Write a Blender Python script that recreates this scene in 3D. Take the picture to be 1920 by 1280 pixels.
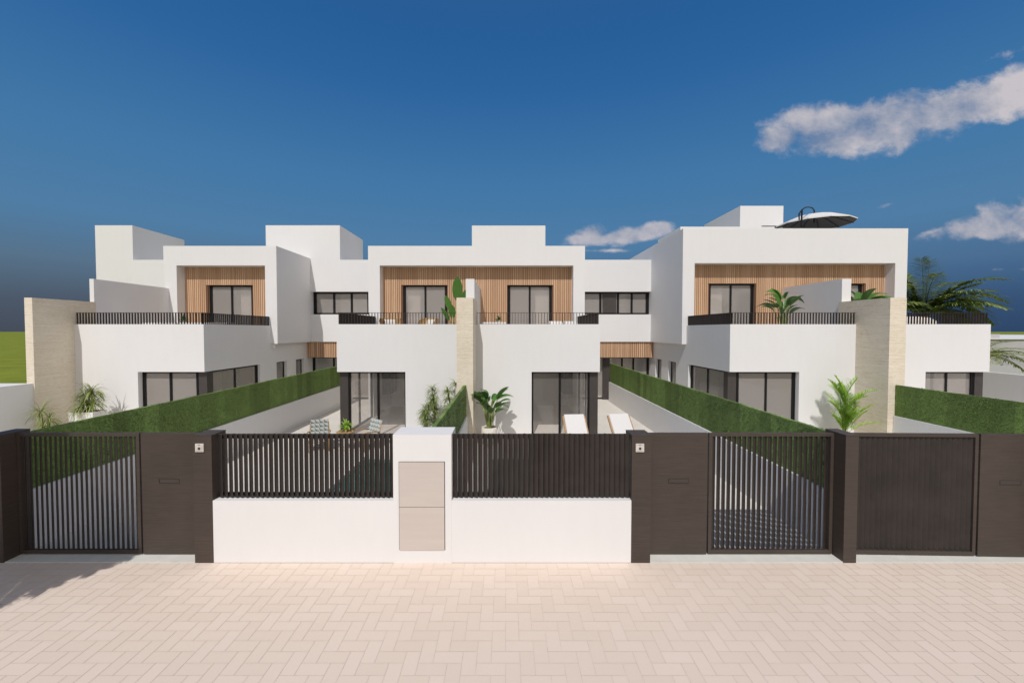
import bpy, math, random
from mathutils import Matrix, Vector
R = math.radians
random.seed(7)
for o in list(bpy.data.objects): bpy.data.objects.remove(o)
scene = bpy.context.scene
col = scene.collection

# ---------------------------------------------------------------- camera
cam_d = bpy.data.cameras.new('camera')
cam = bpy.data.objects.new('camera', cam_d); col.objects.link(cam)
cam.location = (0, 0, 3.6)
cam.rotation_euler = (R(90 - 1.545), 0, 0)
cam_d.sensor_width = 36; cam_d.lens = 760 / 1920 * 36
cam_d.shift_x = 12 / 1920
cam_d.clip_start = 0.05; cam_d.clip_end = 6000
scene.camera = cam
scene.view_settings.view_transform = 'Standard'
scene.view_settings.look = 'None'
scene.view_settings.exposure = 0
scene.view_settings.gamma = 1
scene.render.engine = 'CYCLES'; scene.cycles.max_bounces = 12; scene.cycles.diffuse_bounces = 8; scene.cycles.transparent_max_bounces = 16
scene.render.resolution_x = 1024; scene.render.resolution_y = 682

# ---------------------------------------------------------------- sun and sky
SUN_EL, SUN_AZ = 50.0, 11.0          # sun is behind the camera, slightly to its left
sd = bpy.data.lights.new('sun', 'SUN'); sd.energy = 2.85; sd.angle = R(0.5); sd.color = (1.0, 0.965, 0.925)
sun = bpy.data.objects.new('sun', sd); col.objects.link(sun)
light_dir = Vector((math.sin(R(SUN_AZ)) * math.cos(R(SUN_EL)), math.cos(R(SUN_AZ)) * math.cos(R(SUN_EL)), -math.sin(R(SUN_EL))))
sun.rotation_euler = light_dir.to_track_quat('-Z', 'Y').to_euler()
sun.location = (-3, -15, 20)

class NT:
    """small helper to write node trees"""
    def __init__(s, tree): s.t = tree; s.L = tree.links
    def n(s, kind, **kw):
        nd = s.t.nodes.new(kind)
        for k, v in kw.items(): setattr(nd, k, v)
        return nd
    def put(s, sock, v):
        if hasattr(v, 'is_output'): s.L.new(v, sock)
        else: sock.default_value = v
    def m(s, op, a, b=0.0, c=0.0, clamp=False):
        nd = s.n('ShaderNodeMath', operation=op, use_clamp=clamp)
        s.put(nd.inputs[0], a); s.put(nd.inputs[1], b); s.put(nd.inputs[2], c)
        return nd.outputs[0]
    def mix(s, f, a, b, mode='MIX'):
        nd = s.n('ShaderNodeMix', data_type='RGBA', blend_type=mode)
        s.put(nd.inputs[0], f); s.put(nd.inputs[6], a); s.put(nd.inputs[7], b)
        return nd.outputs[2]
    def ramp(s, f, stops, interp='LINEAR'):
        nd = s.n('ShaderNodeValToRGB'); nd.color_ramp.interpolation = interp
        el = nd.color_ramp.elements
        while len(el) < len(stops): el.new(0.5)
        for e, (p, c) in zip(el, stops):
            e.position = p; e.color = (c, c, c, 1) if isinstance(c, (int, float)) else (*c, 1)
        s.put(nd.inputs[0], f)
        return nd.outputs[0]
    def sstep(s, v, a, b):
        nd = s.n('ShaderNodeMapRange', interpolation_type='SMOOTHSTEP')
        s.put(nd.inputs[0], v); nd.inputs[1].default_value = a; nd.inputs[2].default_value = b
        return nd.outputs[0]
    def noise(s, vec, scale, detail=4, rough=.55, dist=0):
        nd = s.n('ShaderNodeTexNoise'); s.put(nd.inputs['Vector'], vec)
        nd.inputs['Scale'].default_value = scale; nd.inputs['Detail'].default_value = detail
        nd.inputs['Roughness'].default_value = rough; nd.inputs['Distortion'].default_value = dist
        return nd.outputs[0]
    def mapping(s, vec, scale=(1, 1, 1), loc=(0, 0, 0)):
        nd = s.n('ShaderNodeMapping'); s.put(nd.inputs[0], vec)
        nd.inputs['Scale'].default_value = scale; nd.inputs['Location'].default_value = loc
        return nd.outputs[0]

world = bpy.data.worlds.new('World'); scene.world = world; world.use_nodes = True
w = NT(world.node_tree); w.t.nodes.clear()
g = w.n('ShaderNodeTexCoord').outputs['Generated']
sp = w.n('ShaderNodeSeparateXYZ'); w.put(sp.inputs[0], g)
dx, dy, dz = sp.outputs
sky = w.n('ShaderNodeTexSky', sky_type='NISHITA', sun_disc=False)
sky.sun_elevation = R(SUN_EL); sky.sun_rotation = R(180 + SUN_AZ); sky.air_density = 1.0; sky.dust_density = .6
nish = w.mix(1.0, sky.outputs[0], (.09, .085, .08, 1), 'MULTIPLY')
grad = w.ramp(dz, [(0.0, (.048, .072, .125)), (.05, (.058, .095, .165)), (.12, (.085, .165, .275)), (.20, (.080, .205, .375)),
                   (.33, (.055, .185, .385)), (.50, (.027, .128, .34)), (.60, (.019, .108, .31)), (1.0, (.017, .085, .26))])
# the low sky is greyer on the left, bluer on the right
side = w.sstep(dx, -.75, .5)
low = w.m('SUBTRACT', 1.0, w.sstep(dz, 0.0, .22))
tint = w.mix(side, (1.30, 1.05, .84, 1), (.62, .88, 1.10, 1))
grad = w.mix(low, grad, w.mix(1.0, grad, tint, 'MULTIPLY'))
basec = w.mix(w.sstep(dz, .55, .95), grad, nish)
# brighter sky patch added out of view, right-behind the camera, to fill shaded walls
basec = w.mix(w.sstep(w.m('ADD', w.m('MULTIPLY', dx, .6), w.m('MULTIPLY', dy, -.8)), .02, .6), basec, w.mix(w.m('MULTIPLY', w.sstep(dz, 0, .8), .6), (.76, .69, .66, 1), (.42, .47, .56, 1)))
# clouds (placed by direction in the sky)
ys = w.m('MAXIMUM', dy, .05)
u = w.m('DIVIDE', dx, ys); v = w.m('DIVIDE', dz, ys)
cxyz = w.n('ShaderNodeCombineXYZ'); w.put(cxyz.inputs[0], u); w.put(cxyz.inputs[1], w.m('MULTIPLY', v, 1.35)); cxyz.inputs[2].default_value = 3.7
n1 = w.noise(cxyz.outputs[0], 8.0, 8, .60, .15)
n2 = w.noise(w.mapping(cxyz.outputs[0], (1, 1, 1), (.0, .055, .1)), 8.0, 8, .60, .15)
n3 = w.noise(cxyz.outputs[0], 3.2, 5, .6)
ell = [(.26, .226, .11, .016, .08, 1.0), (.88, .490, .20, .046, .12, 1.2), (.675, .468, .065, .034, .1, 1), (.80, .490, .15, .058, .12, 1.1), (.93, .505, .20, .062, .15, 1.1), (1.16, .552, .22, .050, .22, 1.1),
       (1.20, .255, .16, .030, .12, 1.0), (1.32, .275, .16, .05, .1, 1.0), (1.05, .243, .07, .012, .3, .6),
       (.18, .222, .035, .016, 0, .9), (.215, .236, .040, .024, 0, 1), (.29, .232, .052, .022, .1, 1), (.365, .248, .045, .020, .15, .95),
       (.93, .305, .05, .010, .2, .45), (1.17, .610, .10, .022, .3, .38), (1.18, .660, .12, .02, .3, .30), (1.21, .150, .14, .008, 0, .30), (.25, .196, .12, .006, 0, .4),
       (1.05, .34, .10, .008, .2, .3)]
mask = None
for (uc, vc, a, b, k, s_) in ell:
    du = w.m('SUBTRACT', u, uc); dv = w.m('SUBTRACT', w.m('SUBTRACT', v, vc), w.m('MULTIPLY', du, k))
    q = w.m('SQRT', w.m('ADD', w.m('POWER', w.m('ABSOLUTE', w.m('DIVIDE', du, a)), 2.0), w.m('POWER', w.m('ABSOLUTE', w.m('DIVIDE', dv, b)), 2.0)))
    e = w.m('MULTIPLY', w.m('SUBTRACT', 1.0, w.m('MULTIPLY', q, .62), clamp=True), s_)
    mask = e if mask is None else w.m('MAXIMUM', mask, e)
dens = w.m('ADD', w.m('MULTIPLY', mask, 1.12), w.m('MULTIPLY', w.m('SUBTRACT', n1, .5), 1.75))
alpha = w.m('MULTIPLY', w.sstep(dens, .26, .70), .90)
alpha = w.m('MULTIPLY', alpha, w.sstep(mask, .02, .16))
lit = w.m('ADD', w.m('MULTIPLY', w.m('SUBTRACT', n1, n2), 2.1), w.m('ADD', .60, w.m('MULTIPLY', w.m('SUBTRACT', n3, .5), .5)), clamp=True)
ccol = w.ramp(lit, [(0, (.17, .24, .38)), (.42, (.36, .38, .46)), (1, (.62, .575, .59))])
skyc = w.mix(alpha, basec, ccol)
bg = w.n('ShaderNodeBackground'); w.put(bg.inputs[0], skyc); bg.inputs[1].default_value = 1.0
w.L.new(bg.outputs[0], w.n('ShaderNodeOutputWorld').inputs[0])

# ---------------------------------------------------------------- materials
def new_mat(name):
    m = bpy.data.materials.new(name); m.use_nodes = True
    t = NT(m.node_tree); t.t.nodes.clear()
    b = t.n('ShaderNodeBsdfPrincipled'); o = t.n('ShaderNodeOutputMaterial')
    t.L.new(b.outputs[0], o.inputs[0])
    return m, t, b, o
def obj_co(t): return t.n('ShaderNodeTexCoord').outputs['Object']
def bump(t, b, h, strength=.3, dist=.01):
    nd = t.n('ShaderNodeBump'); nd.inputs['Strength'].default_value = strength; nd.inputs['Distance'].default_value = dist
    t.put(nd.inputs['Height'], h); t.L.new(nd.outputs[0], b.inputs['Normal'])
def simple(name, c, rough=.6, var=.08, scale=(6, 6, 6), nscale=1.0, metal=0, bmp=0, spec=.5, c2=None, bscale=None):
    m, t, b, o = new_mat(name)
    co = t.mapping(obj_co(t), scale)
    n = t.noise(co, nscale, 5, .6)
    lo = tuple(x * (1 - var) for x in c); hi = c2 if c2 else tuple(min(1, x * (1 + var)) for x in c)
    t.put(b.inputs['Base Color'], t.ramp(n, [(.3, lo), (.7, hi)]))
    b.inputs['Roughness'].default_value = rough; b.inputs['Metallic'].default_value = metal
    b.inputs['Specular IOR Level'].default_value = spec
    if bmp: bump(t, b, t.noise(t.mapping(obj_co(t), bscale or scale), nscale * 3, 4), bmp)
    return m
M = {}
# white render with faint large stains and a fine grain
m, t, b, o = new_mat('white_render'); co = obj_co(t)
n = t.noise(co, .45, 6, .65); n2_ = t.noise(t.mapping(co, (5, 5, .9)), 1.2, 5, .6)
c = t.ramp(t.m('ADD', t.m('MULTIPLY', n, .6), t.m('MULTIPLY', n2_, .4)), [(.3, (.72, .709, .702)), (.7, (.757, .747, .74))])
t.put(b.inputs['Base Color'], c); b.inputs['Roughness'].default_value = .85; b.inputs['Specular IOR Level'].default_value = .2
bump(t, b, t.noise(co, 90, 4, .6), .18, .004); M['white'] = m
# stacked cream stone
m, t, b, o = new_mat('cream_stone'); co = obj_co(t)
wv = t.noise(t.mapping(co, (.9, .9, 34)), 1.0, 7, .72, .35)
wv2 = t.noise(t.mapping(co, (9, 9, 55)), 1.0, 5, .7)
vr = t.noise(co, .8, 3)
h = t.m('ADD', t.m('MULTIPLY', wv, .5), t.m('MULTIPLY', wv2, .5))
c = t.ramp(h, [(.30, (.34, .26, .17)), (.40, (.62, .52, .38)), (.50, (.74, .66, .53)), (.66, (.86, .80, .69))])
c = t.mix(.22, c, t.ramp(vr, [(.35, (.55, .45, .32)), (.65, (.78, .72, .62))]))
t.put(b.inputs['Base Color'], c); b.inputs['Roughness'].default_value = .85; b.inputs['Specular IOR Level'].default_value = .25
bump(t, b, h, .7, .02); M['stone'] = m
# timber slats: every slat has its own tone
m, t, b, o = new_mat('timber'); co = obj_co(t)
rnd = t.n('ShaderNodeNewGeometry').outputs['Random Per Island']
grn = t.noise(t.mapping(co, (30, 30, 1.6)), 1.0, 5, .65, .4)
f_ = t.m('ADD', t.m('MULTIPLY', rnd, .34), t.m('ADD', t.m('MULTIPLY', grn, .42), t.m('MULTIPLY', t.noise(t.mapping(co, (1.6, 1.6, .8)), 1.0, 3, .5, .8), .24)))
t.put(b.inputs['Base Color'], t.ramp(f_, [(.15, (.42, .25, .145)), (.5, (.57, .36, .22)), (.85, (.67, .455, .295))]))
b.inputs['Roughness'].default_value = .6; b.inputs['Specular IOR Level'].default_value = .3; M['timber'] = m
M['timber_back'] = simple('timber_back', (.16, .08, .045), .8)
M['oak'] = simple('oak', (.42, .25, .12), .5, .25, (25, 25, 4))
# dark brushed metal
def brushed(name, c, rough, streak=(3, 3, 95)):
    m, t, b, o = new_mat(name); co = obj_co(t)
    n = t.noise(t.mapping(co, streak), 1.0, 6, .65); n_ = t.noise(co, 1.1, 3)
    ff = t.m('ADD', t.m('MULTIPLY', n, .7), t.m('MULTIPLY', n_, .3))
    t.put(b.inputs['Base Color'], t.ramp(ff, [(.33, tuple(x * .72 for x in c)), (.67, tuple(x * 1.25 for x in c))]))
    b.inputs['Roughness'].default_value = rough; b.inputs['Specular IOR Level'].default_value = .4
    bump(t, b, n, .12, .002); return m
M['bronze'] = brushed('brushed_bronze', (.058, .044, .036), .55)
M['slat'] = brushed('dark_slat', (.032, .025, .022), .5, (3, 3, 3))
M['frame'] = simple('black_frame', (.009, .008, .009), .5, .1, spec=.25)
M['panelbrown'] = simple('brown_panel', (.055, .046, .043), .45, .1)
M['rail'] = simple('railing_metal', (.018, .013, .012), .45, .1)
M['steelbeige'] = simple('beige_steel', (.56, .495, .45), .45, .035, (1.2, 1.2, 9))
M['plate'] = simple('steel_plate', (.62, .58, .54), .35, .12, (9, 9, 9), metal=.2)
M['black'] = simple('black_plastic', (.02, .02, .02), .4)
M['greyjoint'] = simple('dark_joint', (.06, .05, .045), .8)
# glass: clear with a thin film of dust that catches the sun
def glass(name, film, tint):
    m, t, b, o = new_mat(name); t.t.nodes.remove(b)
    tr = t.n('ShaderNodeBsdfTransparent'); tr.inputs[0].default_value = (*tint, 1)
    gl = t.n('ShaderNodeBsdfGlossy'); gl.inputs['Roughness'].default_value = .0; gl.inputs[0].default_value = (.9, .9, .9, 1)
    fr = t.n('ShaderNodeLayerWeight'); fr.inputs[0].default_value = .5
    df = t.n('ShaderNodeBsdfDiffuse'); df.inputs[0].default_value = (.80, .74, .69, 1)
    m0 = t.n('ShaderNodeMixShader'); m0.inputs[0].default_value = film; t.L.new(tr.outputs[0], m0.inputs[1]); t.L.new(df.outputs[0], m0.inputs[2])
    mx = t.n('ShaderNodeMixShader'); t.put(mx.inputs[0], t.m('ADD', .07, t.m('MULTIPLY', t.m('POWER', fr.outputs[1], 5.0), .9))); t.L.new(m0.outputs[0], mx.inputs[1]); t.L.new(gl.outputs[0], mx.inputs[2])
    t.L.new(mx.outputs[0], o.inputs[0]); M[name] = m
glass('window_glass', .30, (.86, .84, .82)); glass('clear_glass', .12, (.93, .92, .91))
# pool water
m, t, b, o = new_mat('pool_water')
t.put(b.inputs['Base Color'], t.ramp(t.noise(obj_co(t), 3, 3), [(.3, (.03, .125, .11)), (.7, (.045, .17, .15))])); b.inputs['Roughness'].default_value = .05
bump(t, b, t.noise(obj_co(t), 5, 3), .12, .03); M['water'] = m
# pavers
m, t, b, o = new_mat('pink_pavers'); co = obj_co(t)
rnd = t.n('ShaderNodeNewGeometry').outputs['Random Per Island']
ff = t.m('ADD', t.m('MULTIPLY', rnd, .28), t.m('ADD', t.m('MULTIPLY', t.noise(co, .7, 5, .6), .42), t.m('MULTIPLY', t.noise(co, 40, 4, .6), .30)))
t.put(b.inputs['Base Color'], t.ramp(ff, [(.2, (.705, .585, .488)), (.5, (.74, .617, .520)), (.8, (.77, .65, .558))]))
b.inputs['Roughness'].default_value = .85; b.inputs['Specular IOR Level'].default_value = .2
bump(t, b, t.noise(co, 120, 4), .25, .003); M['paver'] = m
M['joint'] = simple('paver_joint', (.615, .52, .445), .95, .15, (9, 9, 9))
# garden floor tiles
def tiles(name, c, c2, mort, w_, h_, ms=.004):
    m, t, b, o = new_mat(name)
    br = t.n('ShaderNodeTexBrick'); t.put(br.inputs['Vector'], obj_co(t)); br.offset = 0.0
    br.inputs['Color1'].default_value = (*c, 1); br.inputs['Color2'].default_value = (*c2, 1); br.inputs['Mortar'].default_value = (*mort, 1)
    br.inputs['Scale'].default_value = 1; br.inputs['Mortar Size'].default_value = ms; br.inputs['Brick Width'].default_value = w_; br.inputs['Row Height'].default_value = h_
    n = t.noise(obj_co(t), 2.5, 6, .65)
    t.put(b.inputs['Base Color'], t.mix(1.0, br.outputs[0], t.ramp(n, [(.3, .93), (.7, 1.0)]), 'MULTIPLY')); b.inputs['Roughness'].default_value = .6
    b.inputs['Specular IOR Level'].default_value = .3
    return m
M['tile'] = tiles('garden_tile', (.72, .68, .62), (.75, .71, .65), (.55, .51, .46), .9, .9)
M['thresh'] = simple('threshold_stone', (.66, .65, .60), .7, .06, (4, 4, 4))
M['floorin'] = tiles('indoor_floor', (.76, .71, .65), (.78, .73, .67), (.6, .56, .5), .9, .9, .002)
M['inwall'] = simple('indoor_wall', (.84, .81, .77), .9, .02)
M['ceil'] = simple('indoor_ceiling', (.85, .83, .81), .9, .02)
M['curtain'] = simple('curtain', (.55, .52, .49), .9, .12, (40, 40, .4))
M['grass'] = simple('field_grass', (.195, .235, .024), .95, .22, (.4, .4, .4), c2=(.25, .285, .036), spec=.1)
# artificial hedge
def hedge_mat(name, a, b_, c_):
    m, t, b, o = new_mat(name); co = obj_co(t); rnd = t.n('ShaderNodeNewGeometry').outputs['Random Per Island']
    br = t.n('ShaderNodeTexBrick')
    sx = t.n('ShaderNodeSeparateXYZ'); t.put(sx.inputs[0], co); cb = t.n('ShaderNodeCombineXYZ')
    t.put(cb.inputs[0], t.m('ADD', sx.outputs[1], t.m('MULTIPLY', t.noise(co, 14, 2), .02))); t.put(cb.inputs[1], sx.outputs[2]); t.put(br.inputs['Vector'], cb.outputs[0])
    br.inputs['Scale'].default_value = 1; br.inputs['Brick Width'].default_value = .036; br.inputs['Row Height'].default_value = .017
    br.inputs['Mortar Size'].default_value = .0034; br.inputs['Mortar Smooth'].default_value = .6
    br.inputs['Color1'].default_value = (*a, 1); br.inputs['Color2'].default_value = (*b_, 1); br.inputs['Mortar'].default_value = (*c_, 1)
    n = t.noise(co, 34, 5, .75); n_ = t.noise(co, 1.3, 4, .6); pn = t.noise(t.mapping(co, (1, 1.0, .05)), 1.6, 2)
    cc = t.mix(.55, br.outputs[0], t.ramp(n, [(.34, c_), (.5, a), (.68, tuple(x * 1.5 for x in b_))]))
    cc = t.mix(1.0, cc, t.ramp(t.m('ADD', t.m('MULTIPLY', n_, .5), t.m('MULTIPLY', pn, .5)), [(.35, .78), (.65, 1.15)]), 'MULTIPLY')
    cc = t.mix(1.0, cc, t.ramp(rnd, [(0, .72), (1, 1.28)]), 'MULTIPLY')
    t.put(b.inputs['Base Color'], cc); b.inputs['Roughness'].default_value = .6; b.inputs['Specular IOR Level'].default_value = .25
    bump(t, b, n, .9, .02); return m
M['hedge'] = hedge_mat('artificial_hedge', (.165, .255, .062), (.215, .32, .09), (.060, .105, .026))
# plants
def leaf_mat(name, lo, hi, trans=.25, rough=.5):
    m, t, b, o = new_mat(name)
    rnd = t.n('ShaderNodeNewGeometry').outputs['Random Per Island']
    n = t.noise(obj_co(t), 7, 3)
    cc = t.ramp(t.m('ADD', t.m('MULTIPLY', rnd, .7), t.m('MULTIPLY', n, .3)), [(.15, lo), (.85, hi)])
    t.put(b.inputs['Base Color'], cc); b.inputs['Roughness'].default_value = rough
    tl = t.n('ShaderNodeBsdfTranslucent'); t.put(tl.inputs[0], cc)
    mx = t.n('ShaderNodeMixShader'); mx.inputs[0].default_value = trans
    t.L.new(b.outputs[0], mx.inputs[1]); t.L.new(tl.outputs[0], mx.inputs[2]); t.L.new(mx.outputs[0], o.inputs[0])
    return m
M['leaf_yucca'] = leaf_mat('grassy_leaf', (.10, .16, .03), (.46, .50, .17))
M['leaf_broad'] = leaf_mat('broad_leaf', (.030, .10, .018), (.11, .25, .04), .2, .35)
M['leaf_areca'] = leaf_mat('areca_leaf', (.20, .38, .03), (.46, .66, .10), .35)
M['leaf_palm'] = leaf_mat('palm_leaf', (.06, .12, .03), (.32, .38, .11), .28)
M['leaf_papyrus'] = leaf_mat('papyrus_leaf', (.12, .19, .03), (.42, .48, .16), .25)
M['stem'] = simple('green_stem', (.24, .30, .09), .6, .3)
M['trunk'] = simple('palm_trunk', (.30, .17, .09), .9, .35, (6, 6, 30), bmp=.6)
M['darkstem'] = simple('woody_stem', (.12, .09, .04), .8, .3)
M['pot'] = simple('stone_pot', (.66, .62, .56), .8, .14, (9, 9, 30), bmp=.3)
M['potwhite'] = simple('white_pot', (.78, .76, .74), .6, .03)
M['soil'] = simple('soil', (.14, .10, .06), .95, .4, (20, 20, 20))
M['canvas'] = simple('white_canvas', (.70, .68, .66), .9, .03, (40, 40, 40), bmp=.1)
M['sage'] = simple('sage_cushion', (.43, .455, .425), .9, .08, (14, 14, 14))
M['cushion'] = simple('cream_cushion', (.68, .62, .56), .9, .06)
M['wicker'] = simple('wicker', (.46, .29, .13), .7, .35, (30, 30, 60), bmp=.8)
M['greyfab'] = simple('grey_fabric', (.45, .43, .43), .9, .06)
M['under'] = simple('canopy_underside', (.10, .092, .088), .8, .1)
M['neigh'] = simple('grey_render', (.44, .43, .45), .9, .04)

# ---------------------------------------------------------------- mesh building
W = {}
def ident(): return Matrix.Identity(4)
class MB:
    def __init__(s): s.v = []; s.f = []
    def add(s, vs, fs):
        k = len(s.v); s.v += [tuple(p) for p in vs]; s.f += [tuple(i + k for i in f) for f in fs]; return s
    def box(s, x0, x1, y0, y1, z0, z1):
        if x0 > x1: x0, x1 = x1, x0
        if y0 > y1: y0, y1 = y1, y0
        if z0 > z1: z0, z1 = z1, z0
        return s.add([(x0, y0, z0), (x1, y0, z0), (x1, y1, z0), (x0, y1, z0), (x0, y0, z1), (x1, y0, z1), (x1, y1, z1), (x0, y1, z1)],
                     [(0, 3, 2, 1), (4, 5, 6, 7), (0, 1, 5, 4), (1, 2, 6, 5), (2, 3, 7, 6), (3, 0, 4, 7)])
    def rbox(s, x0, x1, y0, y1, z0, z1, r=.02):
        """box with chamfered edges"""
        bx = [(x0, x0 + r, x1 - r, x1), (y0, y0 + r, y1 - r, y1), (z0, z0 + r, z1 - r, z1)]
        import itertools
        vs = []; idx = {}
        for ax in range(3):
            for sx in (0, 1):
                for a in (1, 2):
                    for c in (1, 2):
                        q = [0, 0, 0]; q[ax] = (0, 3)[sx]; o = [i for i in range(3) if i != ax]; q[o[0]] = a; q[o[1]] = c
                        idx[tuple(q)] = len(vs); vs.append(tuple(bx[i][q[i]] for i in range(3)))
        fs = []
        for ax in range(3):
            o = [i for i in range(3) if i != ax]
            for sx in (0, 3):
                q = []
                for a, c in ((1, 1), (2, 1), (2, 2), (1, 2)):
                    p = [0, 0, 0]; p[ax] = sx; p[o[0]] = a; p[o[1]] = c; q.append(idx[tuple(p)])
                fs.append(tuple(q))
        for ax in range(3):          # edges parallel to ax
            o = [i for i in range(3) if i != ax]
            for a in (0, 3):
                for c in (0, 3):
                    ia = 1 if a == 0 else 2; ic = 1 if c == 0 else 2; q = []
                    for e, kind in ((1, 0), (2, 0), (2, 1), (1, 1)):
                        p = [0, 0, 0]; p[ax] = e
                        if kind == 0: p[o[0]] = a; p[o[1]] = ic
                        else: p[o[0]] = ia; p[o[1]] = c
                        q.append(idx[tuple(p)])
                    fs.append(tuple(q))
        for a in (0, 3):
            for c in (0, 3):
                for d in (0, 3):
                    i = [1 if k == 0 else 2 for k in (a, c, d)]
                    fs.append((idx[(a, i[1], i[2])], idx[(i[0], c, i[2])], idx[(i[0], i[1], d)]))
        return s.add(vs, fs)
    def prism(s, poly, z0, z1):
        n = len(poly)
        vs = [(x, y, z0) for x, y in poly] + [(x, y, z1) for x, y in poly]
        fs = [(i, (i + 1) % n, n + (i + 1) % n, n + i) for i in range(n)] + [tuple(range(n))[::-1], tuple(range(n, 2 * n))]
        return s.add(vs, fs)
    def tube(s, pts, rad, n=8, cap=True):
        pts = [Vector(p) for p in pts]; rr = rad if isinstance(rad, (list, tuple)) else [rad] * len(pts)
        vs = []; fs = []; ref = Vector((.12, .97, .2)).normalized()
        for i, p in enumerate(pts):
            d = (pts[min(i + 1, len(pts) - 1)] - pts[max(i - 1, 0)]).normalized()
            a = d.cross(ref)
            if a.length < .05: a = d.cross(Vector((1, 0, 0)))
            a.normalize(); c_ = d.cross(a)
            for k in range(n):
                th = 2 * math.pi * k / n; vs.append(p + rr[i] * (a * math.cos(th) + c_ * math.sin(th)))
        for i in range(len(pts) - 1):
            for k in range(n): fs.append((i * n + k, i * n + (k + 1) % n, (i + 1) * n + (k + 1) % n, (i + 1) * n + k))
        if cap: fs += [tuple(range(n))[::-1], tuple(range((len(pts) - 1) * n, len(pts) * n))]
        return s.add(vs, fs)
    def lathe(s, prof, cx=0, cy=0, n=20):
        vs = []; fs = []
        for r, z in prof:
            for k in range(n):
                th = 2 * math.pi * k / n; vs.append((cx + r * math.cos(th), cy + r * math.sin(th), z))
        for i in range(len(prof) - 1):
            for k in range(n): fs.append((i * n + k, i * n + (k + 1) % n, (i + 1) * n + (k + 1) % n, (i + 1) * n + k))
        fs += [tuple(range(n))[::-1], tuple(range((len(prof) - 1) * n, len(prof) * n))]
        return s.add(vs, fs)
    def xf(s, mat):
        s.v = [tuple(mat @ Vector(p)) for p in s.v]; return s
    def build(s, name, mat, parent=None, smooth=False):
        me = bpy.data.meshes.new(name); me.from_pydata(s.v, [], s.f); me.update()
        me.materials.append(mat if not isinstance(mat, str) else M[mat])
        if smooth:
            for p in me.polygons: p.use_smooth = True
        o = bpy.data.objects.new(name, me); col.objects.link(o); W[o] = ident()
        if parent:
            o.parent = parent; o.matrix_parent_inverse = W[parent].inverted()
        return o
def tag(o, label, cat, group=None):
    o['label'] = label; o['category'] = cat
    if group: o['group'] = group
    return o
def thing(name, label, cat, loc=(0, 0, 0), group=None):
    o = bpy.data.objects.new(name, None); col.objects.link(o); o.empty_display_size = .3
    o.location = loc; W[o] = Matrix.Translation(loc)
    return tag(o, label, cat, group)
def structure(name, mb, mat):
    o = mb.build(name, mat); o['kind'] = 'structure'; return o
def copy_tree(o, parent=None):
    c = o.copy(); col.objects.link(c); W[c] = W[o].copy()
    if parent: c.parent = parent
    for ch in list(o.children): copy_tree(ch, c)
    return c
def place(o, loc, rz=0, sc=None):
    o.location = loc; o.rotation_euler = (0, 0, rz)
    if sc: o.scale = (sc, sc, sc)

def wall(mb, axis, u0, u1, z0, z1, d0, d1, holes=()):
    """wall with openings; axis 'x': runs along x, thickness in y (d0..d1); axis 'y': runs along y, thickness in x"""
    if u0 > u1: u0, u1 = u1, u0
    if d0 > d1: d0, d1 = d1, d0
    hs = [(min(a, b_), max(a, b_), c_, d_) for a, b_, c_, d_ in holes]
    us = sorted({u0, u1} | {min(max(q, u0), u1) for h in hs for q in h[:2]}); zs = sorted({z0, z1} | {min(max(q, z0), z1) for h in hs for q in h[2:]})
    P = (lambda u_, d_, z_: (u_, d_, z_)) if axis == 'x' else (lambda u_, d_, z_: (d_, u_, z_))
    def solid(i, j):
        if i < 0 or j < 0 or i >= len(us) - 1 or j >= len(zs) - 1: return False
        um = (us[i] + us[i + 1]) / 2; zm = (zs[j] + zs[j + 1]) / 2
        return not any(h[0] < um < h[1] and h[2] < zm < h[3] for h in hs)
    for i in range(len(us) - 1):
        for j in range(len(zs) - 1):
            if not solid(i, j): continue
            a, b_, c_, d_ = us[i], us[i + 1], zs[j], zs[j + 1]
            for dd in (d0, d1): mb.add([P(a, dd, c_), P(b_, dd, c_), P(b_, dd, d_), P(a, dd, d_)], [(0, 1, 2, 3)])
            if not solid(i - 1, j): mb.add([P(a, d0, c_), P(a, d1, c_), P(a, d1, d_), P(a, d0, d_)], [(0, 1, 2, 3)])
            if not solid(i + 1, j): mb.add([P(b_, d0, c_), P(b_, d1, c_), P(b_, d1, d_), P(b_, d0, d_)], [(0, 1, 2, 3)])
            if not solid(i, j - 1): mb.add([P(a, d0, c_), P(a, d1, c_), P(b_, d1, c_), P(b_, d0, c_)], [(0, 1, 2, 3)])
            if not solid(i, j + 1): mb.add([P(a, d0, d_), P(a, d1, d_), P(b_, d1, d_), P(b_, d0, d_)], [(0, 1, 2, 3)])
    return mb

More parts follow.
